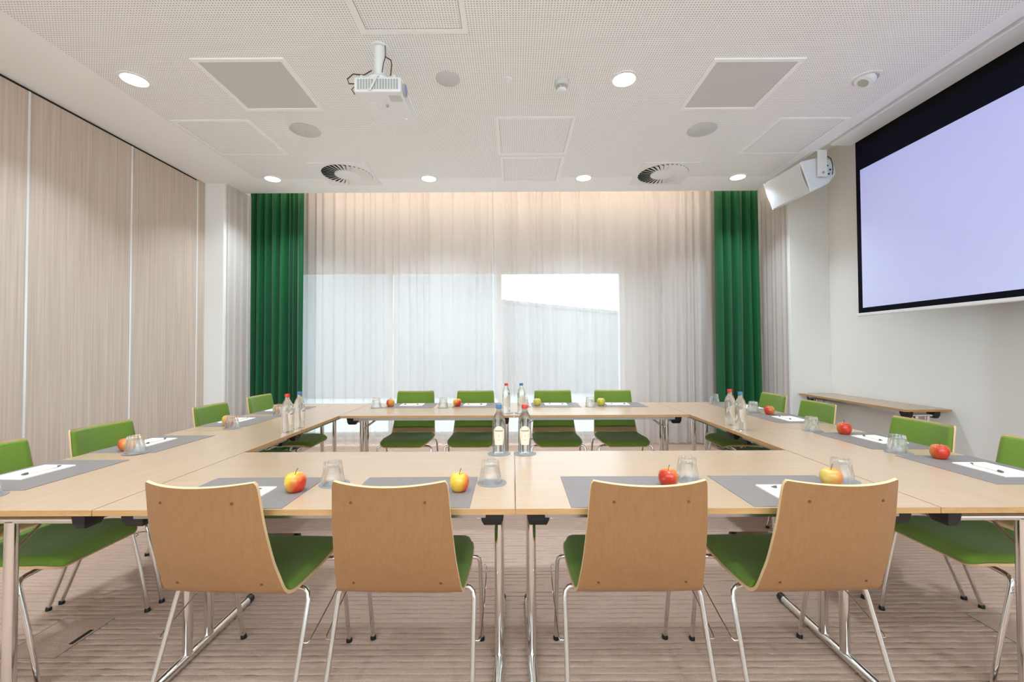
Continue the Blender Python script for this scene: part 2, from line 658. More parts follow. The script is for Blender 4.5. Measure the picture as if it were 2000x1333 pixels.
# window
win = struct_root('window_1')
fw = 0.06
f = MB().box(WX0, WX1, YF + 0.03, YF + 0.10, WZ1 - 0.09, WZ1).box(WX0, WX1, YF + 0.03, YF + 0.10, WZ0, WZ0 + fw)
f.box(WX0, WX0 + fw, YF + 0.03, YF + 0.10, WZ0 + fw, WZ1 - 0.09).box(WX1 - fw, WX1, YF + 0.03, YF + 0.10, WZ0 + fw, WZ1 - 0.09)
f.build('window_frame', 'white_metal', win)
mull = [-1.72, -0.19]
edges = [WX0 + fw] + mull + [WX1 - fw]
for x in mull:
    MB().box(x - 0.03, x + 0.03, YF + 0.035, YF + 0.095, WZ0 + fw, WZ1 - 0.09).build('mullion', 'white_metal', win)
for a, b in zip(edges[:-1], edges[1:]):
    MB().box(a + 0.03, b - 0.03, YF + 0.06, YF + 0.068, WZ0 + fw, WZ1 - 0.09).build('pane', 'window_glass', win)
MB().box(WX0, WX1, YF - 0.02, YF + 0.03, WZ0 - 0.03, WZ0).build('window_sill', 'white_paint', win)

# street outside
struct(MB().box(-30, 30, YF + 0.2, 60, -0.6, -0.5).box(-30, 30, -40, YB - 0.1, -0.6, -0.5).build('ground', 'pavement'))
bd = thing('pale_building', 'pale low building outside, seen through the sheers on the right', 'building', (0, 17, -0.5))
MB().add([(-0.9, 0, 0), (13, 0, 0), (13, 8, 0), (-0.9, 8, 0), (-0.9, 0, 3.66), (13, 0, 2.25), (13, 8, 2.25), (-0.9, 8, 3.66)],
         [(0, 1, 5, 4), (1, 2, 6, 5), (2, 3, 7, 6), (3, 0, 4, 7), (0, 3, 2, 1)]).build('wall', 'concrete_pale', bd)
MB().add([(-0.9, -0.05, 3.68), (13.2, -0.05, 2.23), (13.2, 8.3, 2.23), (-0.9, 8.3, 3.68), (-0.9, -0.05, 3.81), (13.2, -0.05, 2.36), (13.2, 8.3, 2.36), (-0.9, 8.3, 3.81)],
         [(0, 1, 5, 4), (1, 2, 6, 5), (2, 3, 7, 6), (3, 0, 4, 7), (0, 3, 2, 1), (4, 5, 6, 7)]).build('roof', 'concrete_pale', bd)
b2 = thing('tall_building', 'pale tall building outside, seen through the sheers on the left', 'building', (-8.2, 15.5, -0.5))
MB().box(-7, 7.65, 0, 1.3, 0, 8.5).build('wall', 'concrete_pale', b2)
MB().box(-7.1, 7.7, -0.1, 1.35, 8.5, 8.75).build('roof_edge', 'roof_grey', b2)
for k in range(4):
    MB().box(-5.6 + k * 3.2, -3.9 + k * 3.2, -0.02, 0.03, 4.6, 6.4).build('window', 'roof_grey', b2)

# ------------------------------------------------------------------ curtains
def curtain(name, path, z0, z1, amp, wl, mat, label, cat, group, seed, spread=1.25, nz=10, flare=None, jag=0.35, irr=0.45, cusp=False):
    """pleated cloth following a plan path"""
    rnd = random.Random(seed)
    pts = [Vector((p[0], p[1], 0)) for p in path]
    seg = [(pts[i + 1] - pts[i]).length for i in range(len(pts) - 1)]
    L = sum(seg)
    # irregular pleats
    cuts = [0.0]
    while cuts[-1] < L:
        cuts.append(cuts[-1] + wl * rnd.uniform(1 - irr, 1 + irr))
    amps = [amp * rnd.uniform(0.55, 1.25) for _ in cuts]
    lean = [rnd.uniform(-jag, jag) for _ in cuts]
    per = 12
    samples = []
    for i in range(len(cuts) - 1):
        for k in range(per):
            samples.append((i, k / per))
    def plan(s):
        s = max(0.0, min(L, s))
        for i, l in enumerate(seg):
            if s <= l or i == len(seg) - 1:
                d = (pts[i + 1] - pts[i]).normalized()
                return pts[i] + d * s, Vector((d.y, -d.x, 0))
            s -= l
    rows = []
    for j in range(nz + 1):
        t = j / nz                         # 0 at the bottom
        z = z0 + (z1 - z0) * t
        row = []
        for i, k in samples:
            s = cuts[i] + (cuts[i + 1] - cuts[i]) * k
            if s > L:
                break
            sh = 2 * abs(math.sin(PI * k)) ** 0.7 - 1 if cusp else math.sin(2 * PI * k + 0.5 * math.sin(2 * PI * k))
            a0 = amps[i] * (1 - k) + amps[min(i + 1, len(amps) - 1)] * k
            a = a0 * (spread - (spread - 0.7) * t)
            s2 = s + lean[i] * wl * 0.35 * (1 - t) * math.sin(PI * k)
            if flare:
                s2 = flare(s2, L, t)
            p, nrm = plan(s2)
            p = p + nrm * a * sh
            row.append((p.x, p.y, z))
        rows.append(row)
    o = MB().grid(rows).build(name, mat, smooth=180)
    tag(o, label, cat, group)
    return o


ZCUR = ZC + 0.33
GC = 'green curtains'
curtain('curtain', [(-3.30, 5.33), (-2.62, 5.36)], 0.03, ZCUR, 0.062, 0.098, 'curtain_green',
        'dark green pleated curtain left of the window, beside the wood partition', 'curtain', GC, 3, nz=14, spread=1.25, jag=0.8, irr=0.55, cusp=True)
curtain('curtain', [(2.56, 5.36), (3.10, 5.33)], 0.03, ZCUR, 0.062, 0.098, 'curtain_green',
        'dark green pleated curtain right of the window, below the wall loudspeaker', 'curtain', GC, 11, nz=14, spread=1.25, jag=0.8, irr=0.55, cusp=True)
SG = 'white sheer window curtains'
curtain('sheer_curtain', [(-3.1, 5.66), (-0.265, 5.66)], 0.02, ZCUR, 0.026, 0.12, 'sheer_fabric',
        'white sheer curtain covering the left half of the window', 'curtain', SG, 21)
curtain('sheer_curtain', [(-0.26, 5.67), (3.1, 5.67)], 0.02, ZCUR, 0.026, 0.12, 'sheer_fabric',
        'white sheer curtain covering the right half of the window', 'curtain', SG, 22)
curtain('sheer_curtain', [(-3.265, 4.86), (-3.235, 5.24)], 0.02, ZC - 0.004, 0.005, 0.08, 'sheer_fabric',
        'narrow white sheer strip on the pier left of the left green curtain', 'curtain', SG, 23)
curtain('sheer_curtain', [(3.215, 5.50), (3.245, 5.05)], 0.02, ZC - 0.004, 0.005, 0.08, 'sheer_fabric',
        'narrow white sheer strip on the pier right of the right green curtain', 'curtain', SG, 24)

# warm strip lamp hidden behind the ceiling edge, washing the curtains
led = thing('cove_lamp', 'warm strip light glowing behind the ceiling edge above the curtains', 'strip light', (0, SOFF + 0.05, ZC + 0.20))
MB().box(-3.2, 3.2, -0.045, -0.012, -0.02, 0.02).build('profile', 'white_metal', led)
MB().box(-3.2, 3.2, -0.012, -0.008, -0.012, 0.012).build('diffuser', 'led_strip_light', led)
a = area('cove_light', (0, SOFF + 0.07, ZC + 0.20), (R(75), 0, 0), 6.3, 0.05, COVE_W, (1.0, 0.90, 0.76))

# ------------------------------------------------------------------ ceiling fittings
def place_phrase(i):
    return i


def downlight(x, y, label, lit=True):
    t = thing('downlight', label, 'downlight', (x, y, ZC), 0, 'round recessed ceiling downlights')
    MB().disc_ring(0.078, 0.098, -0.006, 0.004, 40).build('trim_ring', 'white_metal', t, smooth=30)
    if lit:
        MB().lathe([(0.079, 0.0), (0.079, -0.002), (0.04, -0.004)], 32).build('diffuser', 'lamp_diffuser', t, smooth=40)
        l = area('downlight_beam', (x, y, ZC - 0.012), (0, 0, 0), 0.14, 0.14, LAMP_W, LAMP_COL, 'DISK', R(114))
    else:
        MB().lathe([(0.079, 0.0), (0.079, -0.001), (0.075, -0.0015)], 32).build('recess', 'grey_grille', t, smooth=40)
        e = MB().lathe([(0.04, -0.035), (0.058, -0.03), (0.068, 0.0), (0.06, 0.01)], 32)
        eye = e.build('eyeball', 'white_plastic', t, smooth=50)
        eye.rotation_euler = (0, R(28), 0)
        lensm = MB().lathe([(0.034, -0.0375), (0.034, -0.034)], 24).build('lens', 'vent_plastic', eye, smooth=40)
    return t


downlight(-2.653, 2.955, 'lit round downlight near the partition, beside the left grey ceiling panel')
downlight(0.795, 2.985, 'lit round downlight between the smoke detector and the right grey panel')
downlight(2.507, 2.996, 'unlit tilted downlight near the projection screen', lit=False)
downlight(-2.664, 4.70, 'lit small downlight above the left green curtain')
downlight(-0.930, 4.715, 'lit small downlight right of the left swirl vent')
downlight(0.795, 4.72, 'lit small downlight left of the right swirl vent')
downlight(2.511, 4.72, 'lit small downlight above the right green curtain')
for (x, y, n) in ((-2.65, 1.24, 'over the left table column near the viewer'), (-0.93, 1.24, 'over the near table, left of centre'),
                  (0.795, 1.24, 'over the near table, right of centre'), (2.51, 1.24, 'over the near right corner'),
                  (-2.65, -0.5, 'behind the viewer by the partition'), (-0.93, -0.5, 'behind the viewer, left of centre'),
                  (0.795, -0.5, 'behind the viewer, right of centre'), (2.51, -0.5, 'behind the viewer by the right wall')):  # extra downlights out of view, added to brighten the room
    downlight(x, y, 'added unseen downlight ' + n)


def flat_panel(x0, x1, y0, y1, label):
    t = thing('ceiling_panel', label, 'ceiling panel', ((x0 + x1) / 2, (y0 + y1) / 2, ZC), 0, 'plain grey ceiling panels')
    hx, hy = (x1 - x0) / 2, (y1 - y0) / 2
    MB().frame(-hx, hx, -hy, hy, 0.03, -0.012, 0).build('frame', 'ceiling_paint', t, bevel=0.002)
    MB().box(-hx + 0.03, hx - 0.03, -hy + 0.03, hy - 0.03, -0.006, 0).build('panel', 'grey_panel', t)


flat_panel(-2.10, -1.49, 2.735, 3.34, 'plain grey square ceiling panel left of the projector')
flat_panel(1.33, 1.935, 2.765, 3.365, 'plain grey square ceiling panel left of the unlit downlight')


def hatch(x0, x1, y0, y1, label):
    t = thing('access_hatch', label, 'ceiling hatch', ((x0 + x1) / 2, (y0 + y1) / 2, ZC), 0, 'perforated ceiling access hatches')
    hx, hy = (x1 - x0) / 2, (y1 - y0) / 2
    MB().frame(-hx, hx, -hy, hy, 0.032, -0.005, 0).build('frame', 'ceiling_paint', t)
    MB().frame(-hx + 0.032, hx - 0.032, -hy + 0.032, hy - 0.032, 0.004, -0.0006, 0.0).build('gap', 'vent_plastic', t)
    MB().box(-hx + 0.038, hx - 0.038, -hy + 0.038, hy - 0.038, -0.003, 0).build('panel', 'perforated_board', t)


hatch(-0.14, 0.53, 3.46, 4.14, 'square perforated hatch, centre of the ceiling, the nearer of two')
hatch(-0.12, 0.52, 4.185, 4.83, 'square perforated hatch, centre of the ceiling, the one nearer the curtains')
hatch(-0.90, -0.26, 1.87, 2.53, 'perforated hatch cut by the top of the picture, above the projector')
hatch(-2.83, -2.18, 3.48, 4.11, 'faint perforated hatch near the partition')
hatch(2.215, 2.81, 3.50, 4.15, 'faint perforated hatch near the wall loudspeaker')


def ceiling_speaker(x, y, label):
    t = thing('ceiling_speaker', label, 'ceiling speaker', (x, y, ZC), 0, 'round ceiling loudspeakers')
    MB().lathe([(0.122, 0.0), (0.124, -0.004), (0.118, -0.007), (0.02, -0.009)], 40).build('grille', 'grey_grille', t, smooth=40)
    MB().lathe([(0.006, -0.0088), (0.005, -0.0105)], 12).build('badge', 'vent_plastic', t)


ceiling_speaker(-1.792, 3.66, 'round grey ceiling loudspeaker in front of the left swirl vent')
ceiling_speaker(1.654, 3.685, 'round grey ceiling loudspeaker in front of the right swirl vent')
t = thing('ceiling_speaker', 'round grey ceiling disc just right of the projector', 'ceiling speaker', (-0.45, 2.968, ZC), 0, 'round ceiling loudspeakers')
MB().lathe([(0.084, 0.0), (0.085, -0.004), (0.08, -0.007), (0.02, -0.008)], 40).build('grille', 'grey_grille', t, smooth=40)

t = thing('motion_sensor', 'small flat white ceiling sensor between grey disc and smoke detector', 'sensor', (-0.035, 2.983, ZC))
MB().lathe([(0.040, 0.0), (0.040, -0.008), (0.034, -0.012)], 32).build('base', 'white_plastic', t, smooth=40)
MB().lathe([(0.020, -0.012), (0.016, -0.016), (0.006, -0.018)], 24).build('lens', 'white_metal', t, smooth=40)

t = thing('smoke_detector', 'white smoke detector hanging below the ceiling, left of a downlight', 'smoke detector', (0.355, 3.01, ZC))
MB().lathe([(0.052, 0.0), (0.052, -0.02), (0.046, -0.035)], 32).build('base', 'grey_panel', t, smooth=40)
MB().lathe([(0.024, -0.036), (0.02, -0.055)], 20).build('chamber', 'vent_plastic', t, smooth=40)
for k in range(6):
    a = k * PI / 3
    MB().tube([(0.026 * math.cos(a), 0.026 * math.sin(a), -0.034), (0.03 * math.cos(a), 0.03 * math.sin(a), -0.058)], 0.0025, 6).build('rib', 'white_plastic', t)
MB().lathe([(0.034, -0.056), (0.036, -0.062), (0.03, -0.072), (0.012, -0.076)], 28).build('cap', 'white_plastic', t, smooth=50)


def swirl_vent(x, y, label):
    t = thing('swirl_vent', label, 'air vent', (x, y, ZC), 0, 'square swirl ceiling vents')
    h = 0.295
    # square plate with a round opening
    n = 64
    mb = MB()
    vs, fs = [], []
    for z in (-0.008, 0.0):
        for k in range(n):
            a = 2 * PI * k / n
            c, s = math.cos(a), math.sin(a)
            m = max(abs(c), abs(s))
            vs += [(0.262 * c, 0.262 * s, z), (h * c / m, h * s / m, z)]
    for k in range(n):
        k2 = (k + 1) % n
        a0, b0, a1, b1 = 2 * k, 2 * k + 1, 2 * k2, 2 * k2 + 1
        o = 2 * n
        fs += [(a0, b0, b1, a1), (a0 + o, a1 + o, b1 + o, b0 + o), (b0, b0 + o, b1 + o, b1), (a0, a1, a1 + o, a0 + o)]
    mb.add(vs, fs)
    mb.build('plate', 'white_metal', t)
    MB().lathe([(0.262, -0.0005), (0.262, -0.0015)], 48).build('dark_throat', 'black_gap', t)
    MB().lathe([(0.13, -0.002), (0.13, -0.012), (0.12, -0.015), (0.02, -0.016)], 36).build('hub', 'white_metal', t, smooth=40)
    NB = 32
    w = 0.042
    mb = MB()
    # one tilted blade from hub to rim, wider outside
    tl = R(-27)
    vs = []
    for r, hw in ((0.125, 0.0125), (0.258, 0.0245)):
        for sgn in (-1, 1):
            for dz in (0, 0.0016):
                yy = sgn * hw * math.cos(tl)
                zz = -0.010 + sgn * hw * math.sin(tl) * 0.75 - dz
                vs.append((r, yy, zz))
    mb.add(vs, [(0, 2, 6, 4), (1, 5, 7, 3), (0, 4, 5, 1), (2, 3, 7, 6), (0, 1, 3, 2), (4, 6, 7, 5)])
    me = mb.mesh('vane', 'white_metal')
    for k in range(NB):
        o = link('vane', me, t)
        o.rotation_euler = (0, 0, 2 * PI * k / NB)


swirl_vent(-1.79, 4.59, 'square swirl air vent in the ceiling, the left of two')
swirl_vent(1.64, 4.62, 'square swirl air vent in the ceiling, the right of two')

# ------------------------------------------------------------------ projector
PX, PY, PZ = -0.80, 2.67, 2.80
t = thing('projector', 'white projector hanging from the ceiling on a short pole mount', 'projector', (PX, PY, PZ))
MB().box(-0.14, 0.14, -0.17, 0.17, 0.0, 0.092).build('body', 'white_plastic', t, bevel=0.010)
for k in range(15):
    x = -0.118 + k * 0.0165
    MB().box(x, x + 0.010, -0.1725, -0.168, 0.016, 0.076).build('vent_slot', 'vent_plastic', t)
MB().box(-0.085, -0.045, -0.06, 0.02, -0.003, 0.001).build('lamp_cover', 'white_metal', t, bevel=0.001)
MB().lathe([(0.010, 0.0), (0.009, -0.010)], 16, (0.02, -0.03, 0)).build('foot', 'vent_plastic', t)
MB().lathe([(0.010, 0.0), (0.009, -0.010)], 16, (0.10, 0.13, 0)).build('foot', 'white_plastic', t)
MB().box(0.055, 0.128, -0.135, -0.070, -0.002, 0.002).build('control_bay', 'grey_grille', t, bevel=0.001)
ho = MB().tube([(0.136, -0.10, 0.048), (0.155, -0.10, 0.048)], 0.036, 24).build('lens_housing', 'vent_plastic', t, smooth=40)
MB().tube([(0.1555, -0.10, 0.048), (0.158, -0.10, 0.048)], 0.028, 24).build('lens', 'lens_glass', ho, smooth=40)
MB().tube([(-0.03, -0.02, 0.16), (-0.03, -0.02, ZC - PZ - 0.012)], 0.036, 20).build('pole', 'white_metal', t, smooth=40)
MB().lathe([(0.055, ZC - PZ), (0.055, ZC - PZ - 0.012)], 28, (-0.03, -0.02, 0)).build('ceiling_flange', 'white_metal', t, smooth=40)
MB().lathe([(0.085, 0.128), (0.088, 0.145), (0.07, 0.162), (0.03, 0.168)], 28, (-0.03, -0.02, 0)).build('tilt_plate', 'white_metal', t, smooth=40)
for (x, y) in ((-0.11, -0.13), (0.09, -0.13), (-0.11, 0.11), (0.09, 0.11)):
    MB().tube([(-0.03 + 0.5 * (x + 0.03), -0.02 + 0.5 * (y + 0.02), 0.135), (x, y, 0.12), (x, y, 0.088)], 0.008, 8).build('mount_arm', 'white_metal', t, smooth=40)
MB().tube([(0.005, -0.16, 0.10), (-0.004, -0.176, 0.088), (-0.02, -0.177, 0.05), (-0.045, -0.176, 0.005)], 0.011, 8, ry=0.004).build('strap', 'white_plastic', t, smooth=40)
MB().tube([(0.012, -0.05, ZC - PZ - 0.01), (0.016, -0.058, 0.29), (0.005, -0.06, 0.25), (-0.005, -0.06, 0.19)], 0.003, 8).build('cable', 'cable_brown', t, smooth=60)
MB().tube([(0.012, -0.058, 0.29), (0.05, -0.06, 0.265), (0.055, -0.06, 0.24), (0.048, -0.06, 0.16)], 0.004, 8).build('cable', 'cable_brown', t, smooth=60)
MB().tube([(-0.07, -0.06, 0.20), (-0.10, -0.11, 0.14), (-0.15, -0.15, 0.12), (-0.185, -0.15, 0.09), (-0.175, -0.15, 0.062), (-0.14, -0.15, 0.06)], 0.004, 8).build('cable', 'cable_brown', t, smooth=60)
MB().tube([(-0.141, -0.155, 0.04), (-0.155, -0.16, 0.02), (-0.145, -0.16, 0.005), (-0.135, -0.165, -0.012)], 0.003, 8).build('cable', 'cable_brown', t, smooth=60)

# ------------------------------------------------------------------ projection screen (local origin at the bottom bar)
SW0, SW1 = -1.05, 1.03          # white area along y, relative to 2.87
ZB0, ZB1 = 0.047, 1.315         # white area in z above the bar
MB().box(-0.001, 0.002, SW0 - 0.05, SW1 + 0.05, 0.0, 1.70).build('border', 'screen_black', sc)
MB().box(-0.0025, -0.001, SW0, SW1, ZB0, ZB1).build('projection_surface', 'screen_white', sc)
MB().box(-0.016, 0.016, SW0 - 0.06, SW1 + 0.06, -0.028, 0.0).build('bottom_bar', 'white_metal', sc, bevel=0.006)
hz = ZC - 1.585
MB().box(-0.205, -0.006, -5.1, SW1 + 0.09, hz - 0.004, hz + 0.13).build('housing', 'white_metal', sc, bevel=0.003)
MB().box(-0.006, 0.10, -5.1, SW1 + 0.09, hz + 0.11, hz + 0.13).build('housing_top', 'white_metal', sc)

# light thrown by the projector, masked to the picture rectangle
pd = bpy.data.lights.new('projector_beam', 'SPOT')
pd.energy = PROJ_W
pd.color = (0.16, 0.24, 1.0)
pd.spot_size = R(75)
pd.spot_blend = 0.0
pd.shadow_soft_size = 0.01
pb = bpy.data.objects.new('projector_beam', pd)
COL.objects.link(pb)
lens_p = Vector((PX + 0.19, PY - 0.10, PZ + 0.048))
pb.location = lens_p
# local -Z -> +X world, local X -> +Y world, local Y -> +Z world
pb.matrix_world = Matrix(((0, 0, -1, lens_p.x), (-1, 0, 0, lens_p.y), (0, 1, 0, lens_p.z), (0, 0, 0, 1)))
pd.use_nodes = True
nt = pd.node_tree
em = nt.nodes['Emission']
tc = nt.nodes.new('ShaderNodeTexCoord')
sx = nt.nodes.new('ShaderNodeSeparateXYZ')
nt.links.new(tc.outputs['Normal'], sx.inputs[0])


def mnode(op, a, b):
    n = nt.nodes.new('ShaderNodeMath')
    n.operation = op
    for i, v in enumerate((a, b)):
        if isinstance(v, (int, float)):
            n.inputs[i].default_value = v
        else:
            nt.links.new(v, n.inputs[i])
    return n.outputs[0]


az = mnode('ABSOLUTE', sx.outputs[2], 0)
hx = mnode('DIVIDE', sx.outputs[0], az)
hy = mnode('DIVIDE', sx.outputs[1], az)
dist = 3.2 - lens_p.x
ys0, ys1 = 2.87 + SW0 - 0.05, 2.87 + SW1 + 0.05
zs0, zs1 = 1.585 + 0.005, 1.585 + 1.52
xa, xb = sorted((-(ys0 - lens_p.y) / dist, -(ys1 - lens_p.y) / dist))
ya, yb = sorted(((zs0 - lens_p.z) / dist, (zs1 - lens_p.z) / dist))
m1 = mnode('MULTIPLY', mnode('GREATER_THAN', hx, xa), mnode('LESS_THAN', hx, xb))
m2 = mnode('MULTIPLY', mnode('GREATER_THAN', hy, ya), mnode('LESS_THAN', hy, yb))
nt.links.new(mnode('MULTIPLY', m1, m2), em.inputs['Strength'])

# ------------------------------------------------------------------ wall loudspeaker
sp = thing('wall_loudspeaker', 'white loudspeaker with grille hung from the ceiling beside the projection screen', 'loudspeaker', (2.83, 4.38, 2.93))
# cabinet: -x is the grille side, y the length; tilted down towards the room
prof = [(0.0, -0.145), (0.0, 0.145), (0.03, 0.155), (0.20, 0.135), (0.30, 0.075), (0.315, 0.0), (0.30, -0.075), (0.20, -0.135), (0.03, -0.155)]
n = len(prof)
vs = [(x, y, z) for y in (-0.27, 0.27) for (x, z) in prof]
fs = [tuple(range(n)), tuple(range(2 * n - 1, n - 1, -1))] + [(i, (i + 1) % n, n + (i + 1) % n, n + i) for i in range(n)]
cab = MB().add(vs, fs).build('cabinet', 'white_plastic', sp, bevel=0.012)
cab.rotation_euler = (0, R(-20), R(4))
gr = []
for j in range(9):
    yy = -0.262 + 0.524 * j / 8
    gr.append([(-0.004 - 0.022 * math.cos((zz) / 0.145 * PI / 2) - 0.01 * math.cos(yy / 0.27 * PI / 2), yy, zz) for zz in [(-0.142 + 0.284 * k / 8) for k in range(9)]])
g = MB().grid(gr)
g.grid([[(0.002, p[1], p[2]) for p in row] for row in gr])
g.build('grille', 'grey_panel', cab, smooth=40)
for y0 in (-0.275, 0.262):
    MB().box(-0.012, 0.006, y0, y0 + 0.013, -0.15, 0.15).build('rim', 'white_metal', cab, bevel=0.003)
for (x, z) in ((0.24, 0.03), (0.255, -0.015), (0.225, -0.05)):
    MB().tube([(x, -0.271, z), (x, -0.277, z)], 0.008, 12).build('socket', 'black_plastic', cab)
BX, BZ = 0.09, ZC - 2.93
br = MB().box(BX - 0.035, BX + 0.02, -0.30, 0.30, BZ - 0.008, BZ)
br.box(BX + 0.02, BX + 0.11, -0.302, -0.294, BZ - 0.26, BZ).box(BX + 0.02, BX + 0.11, 0.294, 0.302, BZ - 0.26, BZ)
bro = br.build('bracket', 'white_metal', sp)
for q in (-1, 1):
    MB().tube([(BX + 0.07, q * 0.272, BZ - 0.22), (BX + 0.07, q * 0.308, BZ - 0.22)], 0.012, 14).build('bolt', 'vent_plastic', bro)
MB().tube([(BX + 0.115, -0.296, BZ - 0.06), (BX + 0.14, -0.31, BZ - 0.09), (BX + 0.155, -0.31, BZ - 0.15), (BX + 0.165, -0.30, BZ - 0.20), (BX + 0.17, -0.285, BZ - 0.235)],
          0.004, 8).build('cable', 'black_plastic', sp, smooth=60)

# ------------------------------------------------------------------ folding tables
TH = 0.74
TT = 0.019


def make_table(L, W, label, group, name='folding_table'):
    t = thing(name, label, 'table', (0, 0, 0), 0, group)
    hx, hy = L / 2 - 0.0015, W / 2 - 0.0015
    top = MB().box(-hx + 0.001, hx - 0.001, -hy + 0.001, hy - 0.001, TH - TT, TH).build('tabletop', 'table_wood', t)
    MB().frame(-hx, hx, -hy, hy, 0.0022, TH - TT - 0.0002, TH - 0.0004).build('edge_band', 'edge_wood', top)
    xr = L / 2 - 0.066
    ys = 0.06 if W > 0.6 else 0.05
    fy = W / 2 - 0.045
    by = W / 2 - 0.085
    for s in (-1, 1):
        x = s * xr
        for q in (-1, 1):
            MB().tube([(x, q * ys, 0.036), (x, q * ys, TH - 0.062)], 0.0185, 16).build('leg', 'chrome', t, smooth=40)
            br_ = MB()
            x0, x1 = sorted((x + s * 0.028, x - s * 0.055))
            y0, y1 = q * by - 0.026, q * by + 0.026
            zt, zb = TH - TT - 0.001, TH - 0.082
            dx = 0.012
            br_.add([(x0, y0, zt), (x1, y0, zt), (x1, y1, zt), (x0, y1, zt),
                     (x0 + 0.004, y0 + 0.004, zb + 0.02), (x1 - 0.004, y0 + 0.004, zb + 0.02), (x1 - 0.004, y1 - 0.004, zb + 0.02), (x0 + 0.004, y1 - 0.004, zb + 0.02),
                     (x0 + dx, y0 + dx, zb), (x1 - dx, y0 + dx, zb), (x1 - dx, y1 - dx, zb), (x0 + dx, y1 - dx, zb)],
                    [(0, 1, 2, 3), (0, 4, 5, 1), (1, 5, 6, 2), (2, 6, 7, 3), (3, 7, 4, 0), (4, 8, 9, 5), (5, 9, 10, 6), (6, 10, 11, 7), (7, 11, 8, 4), (8, 11, 10, 9)])
            bo = br_.build('hinge_housing', 'black_plastic', t, bevel=0.003)
            xi = x0 - 0.001 if s > 0 else x1 + 0.001
            MB().tube([(xi, q * by, TH - 0.06), (xi - s * 0.012, q * by, TH - 0.06)], 0.008, 10).build('knob', 'chrome', bo, smooth=40)
            MB().tube([(x - s * 0.004, q * ys, TH - 0.17), (x - s * 0.19, q * ys, TH - TT - 0.012)], 0.005, 8).build('brace', 'chrome', t, smooth=40)
        MB().tube([(x, -by, TH - 0.056), (x, by, TH - 0.056)], 0.0125, 14).build('top_bar', 'chrome', t, smooth=40)
        ft = MB().tube([(x, -fy, 0.020), (x, fy, 0.020)], 0.019, 16).build('foot', 'chrome', t, smooth=40)
        for q in (-1, 1):
            MB().tube([(x, q * (fy - 0.03), 0.0195), (x, q * (fy + 0.004), 0.0195)], 0.0195, 16).build('foot_cap', 'black_plastic', ft, smooth=40)
    for q in (-1, 1):
        MB().box(-xr + 0.035, xr - 0.035, q * (W / 2 - 0.055) - 0.012, q * (W / 2 - 0.055) + 0.012, TH - TT - 0.026, TH - TT - 0.001).build('rail', 'steel_rail', t)
    return t


TG = 'beech folding tables set in a square'
CX = 0.005
tb = make_table(1.4, 0.8, 'beech folding table, left half of the nearest row', TG)
tb.location = (CX - 0.70, 1.816, 0)
dup(tb, (CX + 0.70, 1.816, 0), 0, 'beech folding table, right half of the nearest row')
dup(tb, (CX - 0.70, 3.815, 0), 0, 'beech folding table, left half of the row by the window')
dup(tb, (CX + 0.70, 3.815, 0), 0, 'beech folding table, right half of the row by the window')
dup(tb, (CX - 1.80, 2.116, 0), PI / 2, 'beech folding table at the near left corner, on the partition side')
dup(tb, (CX - 1.80, 3.516, 0), PI / 2, 'beech folding table at the far left corner, on the partition side')
dup(tb, (CX + 1.80, 2.116, 0), PI / 2, 'beech folding table at the near right corner, on the screen side')
dup(tb, (CX + 1.80, 3.516, 0), PI / 2, 'beech folding table at the far right corner, on the screen side')
wt = make_table(1.36, 0.40, 'narrow beech folding side table standing against the right wall', None, 'side_table')
wt.location = (3.525, 4.315, 0)
wt.rotation_euler = (0, 0, R(90 - 0.6))

# ------------------------------------------------------------------ chairs
# side profile of the bent plywood shell: (y, z, half width, hollow)
PROF = [(-0.099, 0.857, 0.181, 0.048), (-0.090, 0.812, 0.185, 0.044), (-0.076, 0.725, 0.190, 0.034), (-0.058, 0.650, 0.195, 0.030),
        (-0.036, 0.575, 0.200, 0.024), (-0.013, 0.518, 0.205, 0.017), (0.001, 0.482, 0.209, 0.011), (0.013, 0.461, 0.212, 0.008),
        (0.034, 0.447, 0.215, 0.004), (0.075, 0.441, 0.217, 0.0), (0.140, 0.440, 0.219, -0.004), (0.220, 0.442, 0.220, -0.006),
        (0.300, 0.446, 0.219, -0.006), (0.360, 0.444, 0.214, -0.003), (0.400, 0.440, 0.204, 0.0), (0.430, 0.428, 0.186, 0.0), (0.445, 0.416, 0.160, 0.0)]


def prof_at(t):
    """t in 0..1 along the profile by index"""
    x = t * (len(PROF) - 1)
    i = min(int(x), len(PROF) - 2)
    k = x - i
    # catmull-rom
    P = [PROF[max(i - 1, 0)], PROF[i], PROF[i + 1], PROF[min(i + 2, len(PROF) - 1)]]
    out = []
    for c in range(4):
        a, b, d, e = (p[c] for p in P)
        out.append(0.5 * ((2 * b) + (d - a) * k + (2 * a - 5 * b + 4 * d - e) * k * k + (3 * b - a - 3 * d + e) * k ** 3))
    return out


def shell_pt(t, u, off=0.0, inset=0.0):
    """u in -1..1 across; off = distance above the upper face"""
    y, z, hw, hol = prof_at(t)
    y2, z2, _, _ = prof_at(min(1, t + 0.01))
    y1, z1, _, _ = prof_at(max(0, t - 0.01))
    ty, tz = y2 - y1, z2 - z1
    l = math.hypot(ty, tz)
    ny, nz = -tz / l, ty / l          # upper / front side
    x = u * (hw - inset)
    # hollow: centre of the back sits further back, centre of the seat lower
    c = (1 - u * u)
    yy, zz = y, z
    if t < 0.55:
        yy -= hol * c
        zz -= 0.006 * c * max(0.0, 1 - t / 0.12)
    else:
        zz += hol * c
    return (x, yy + ny * off, zz + nz * off)


def corner_shrink(t0, t1, t, r):
    return 1.0


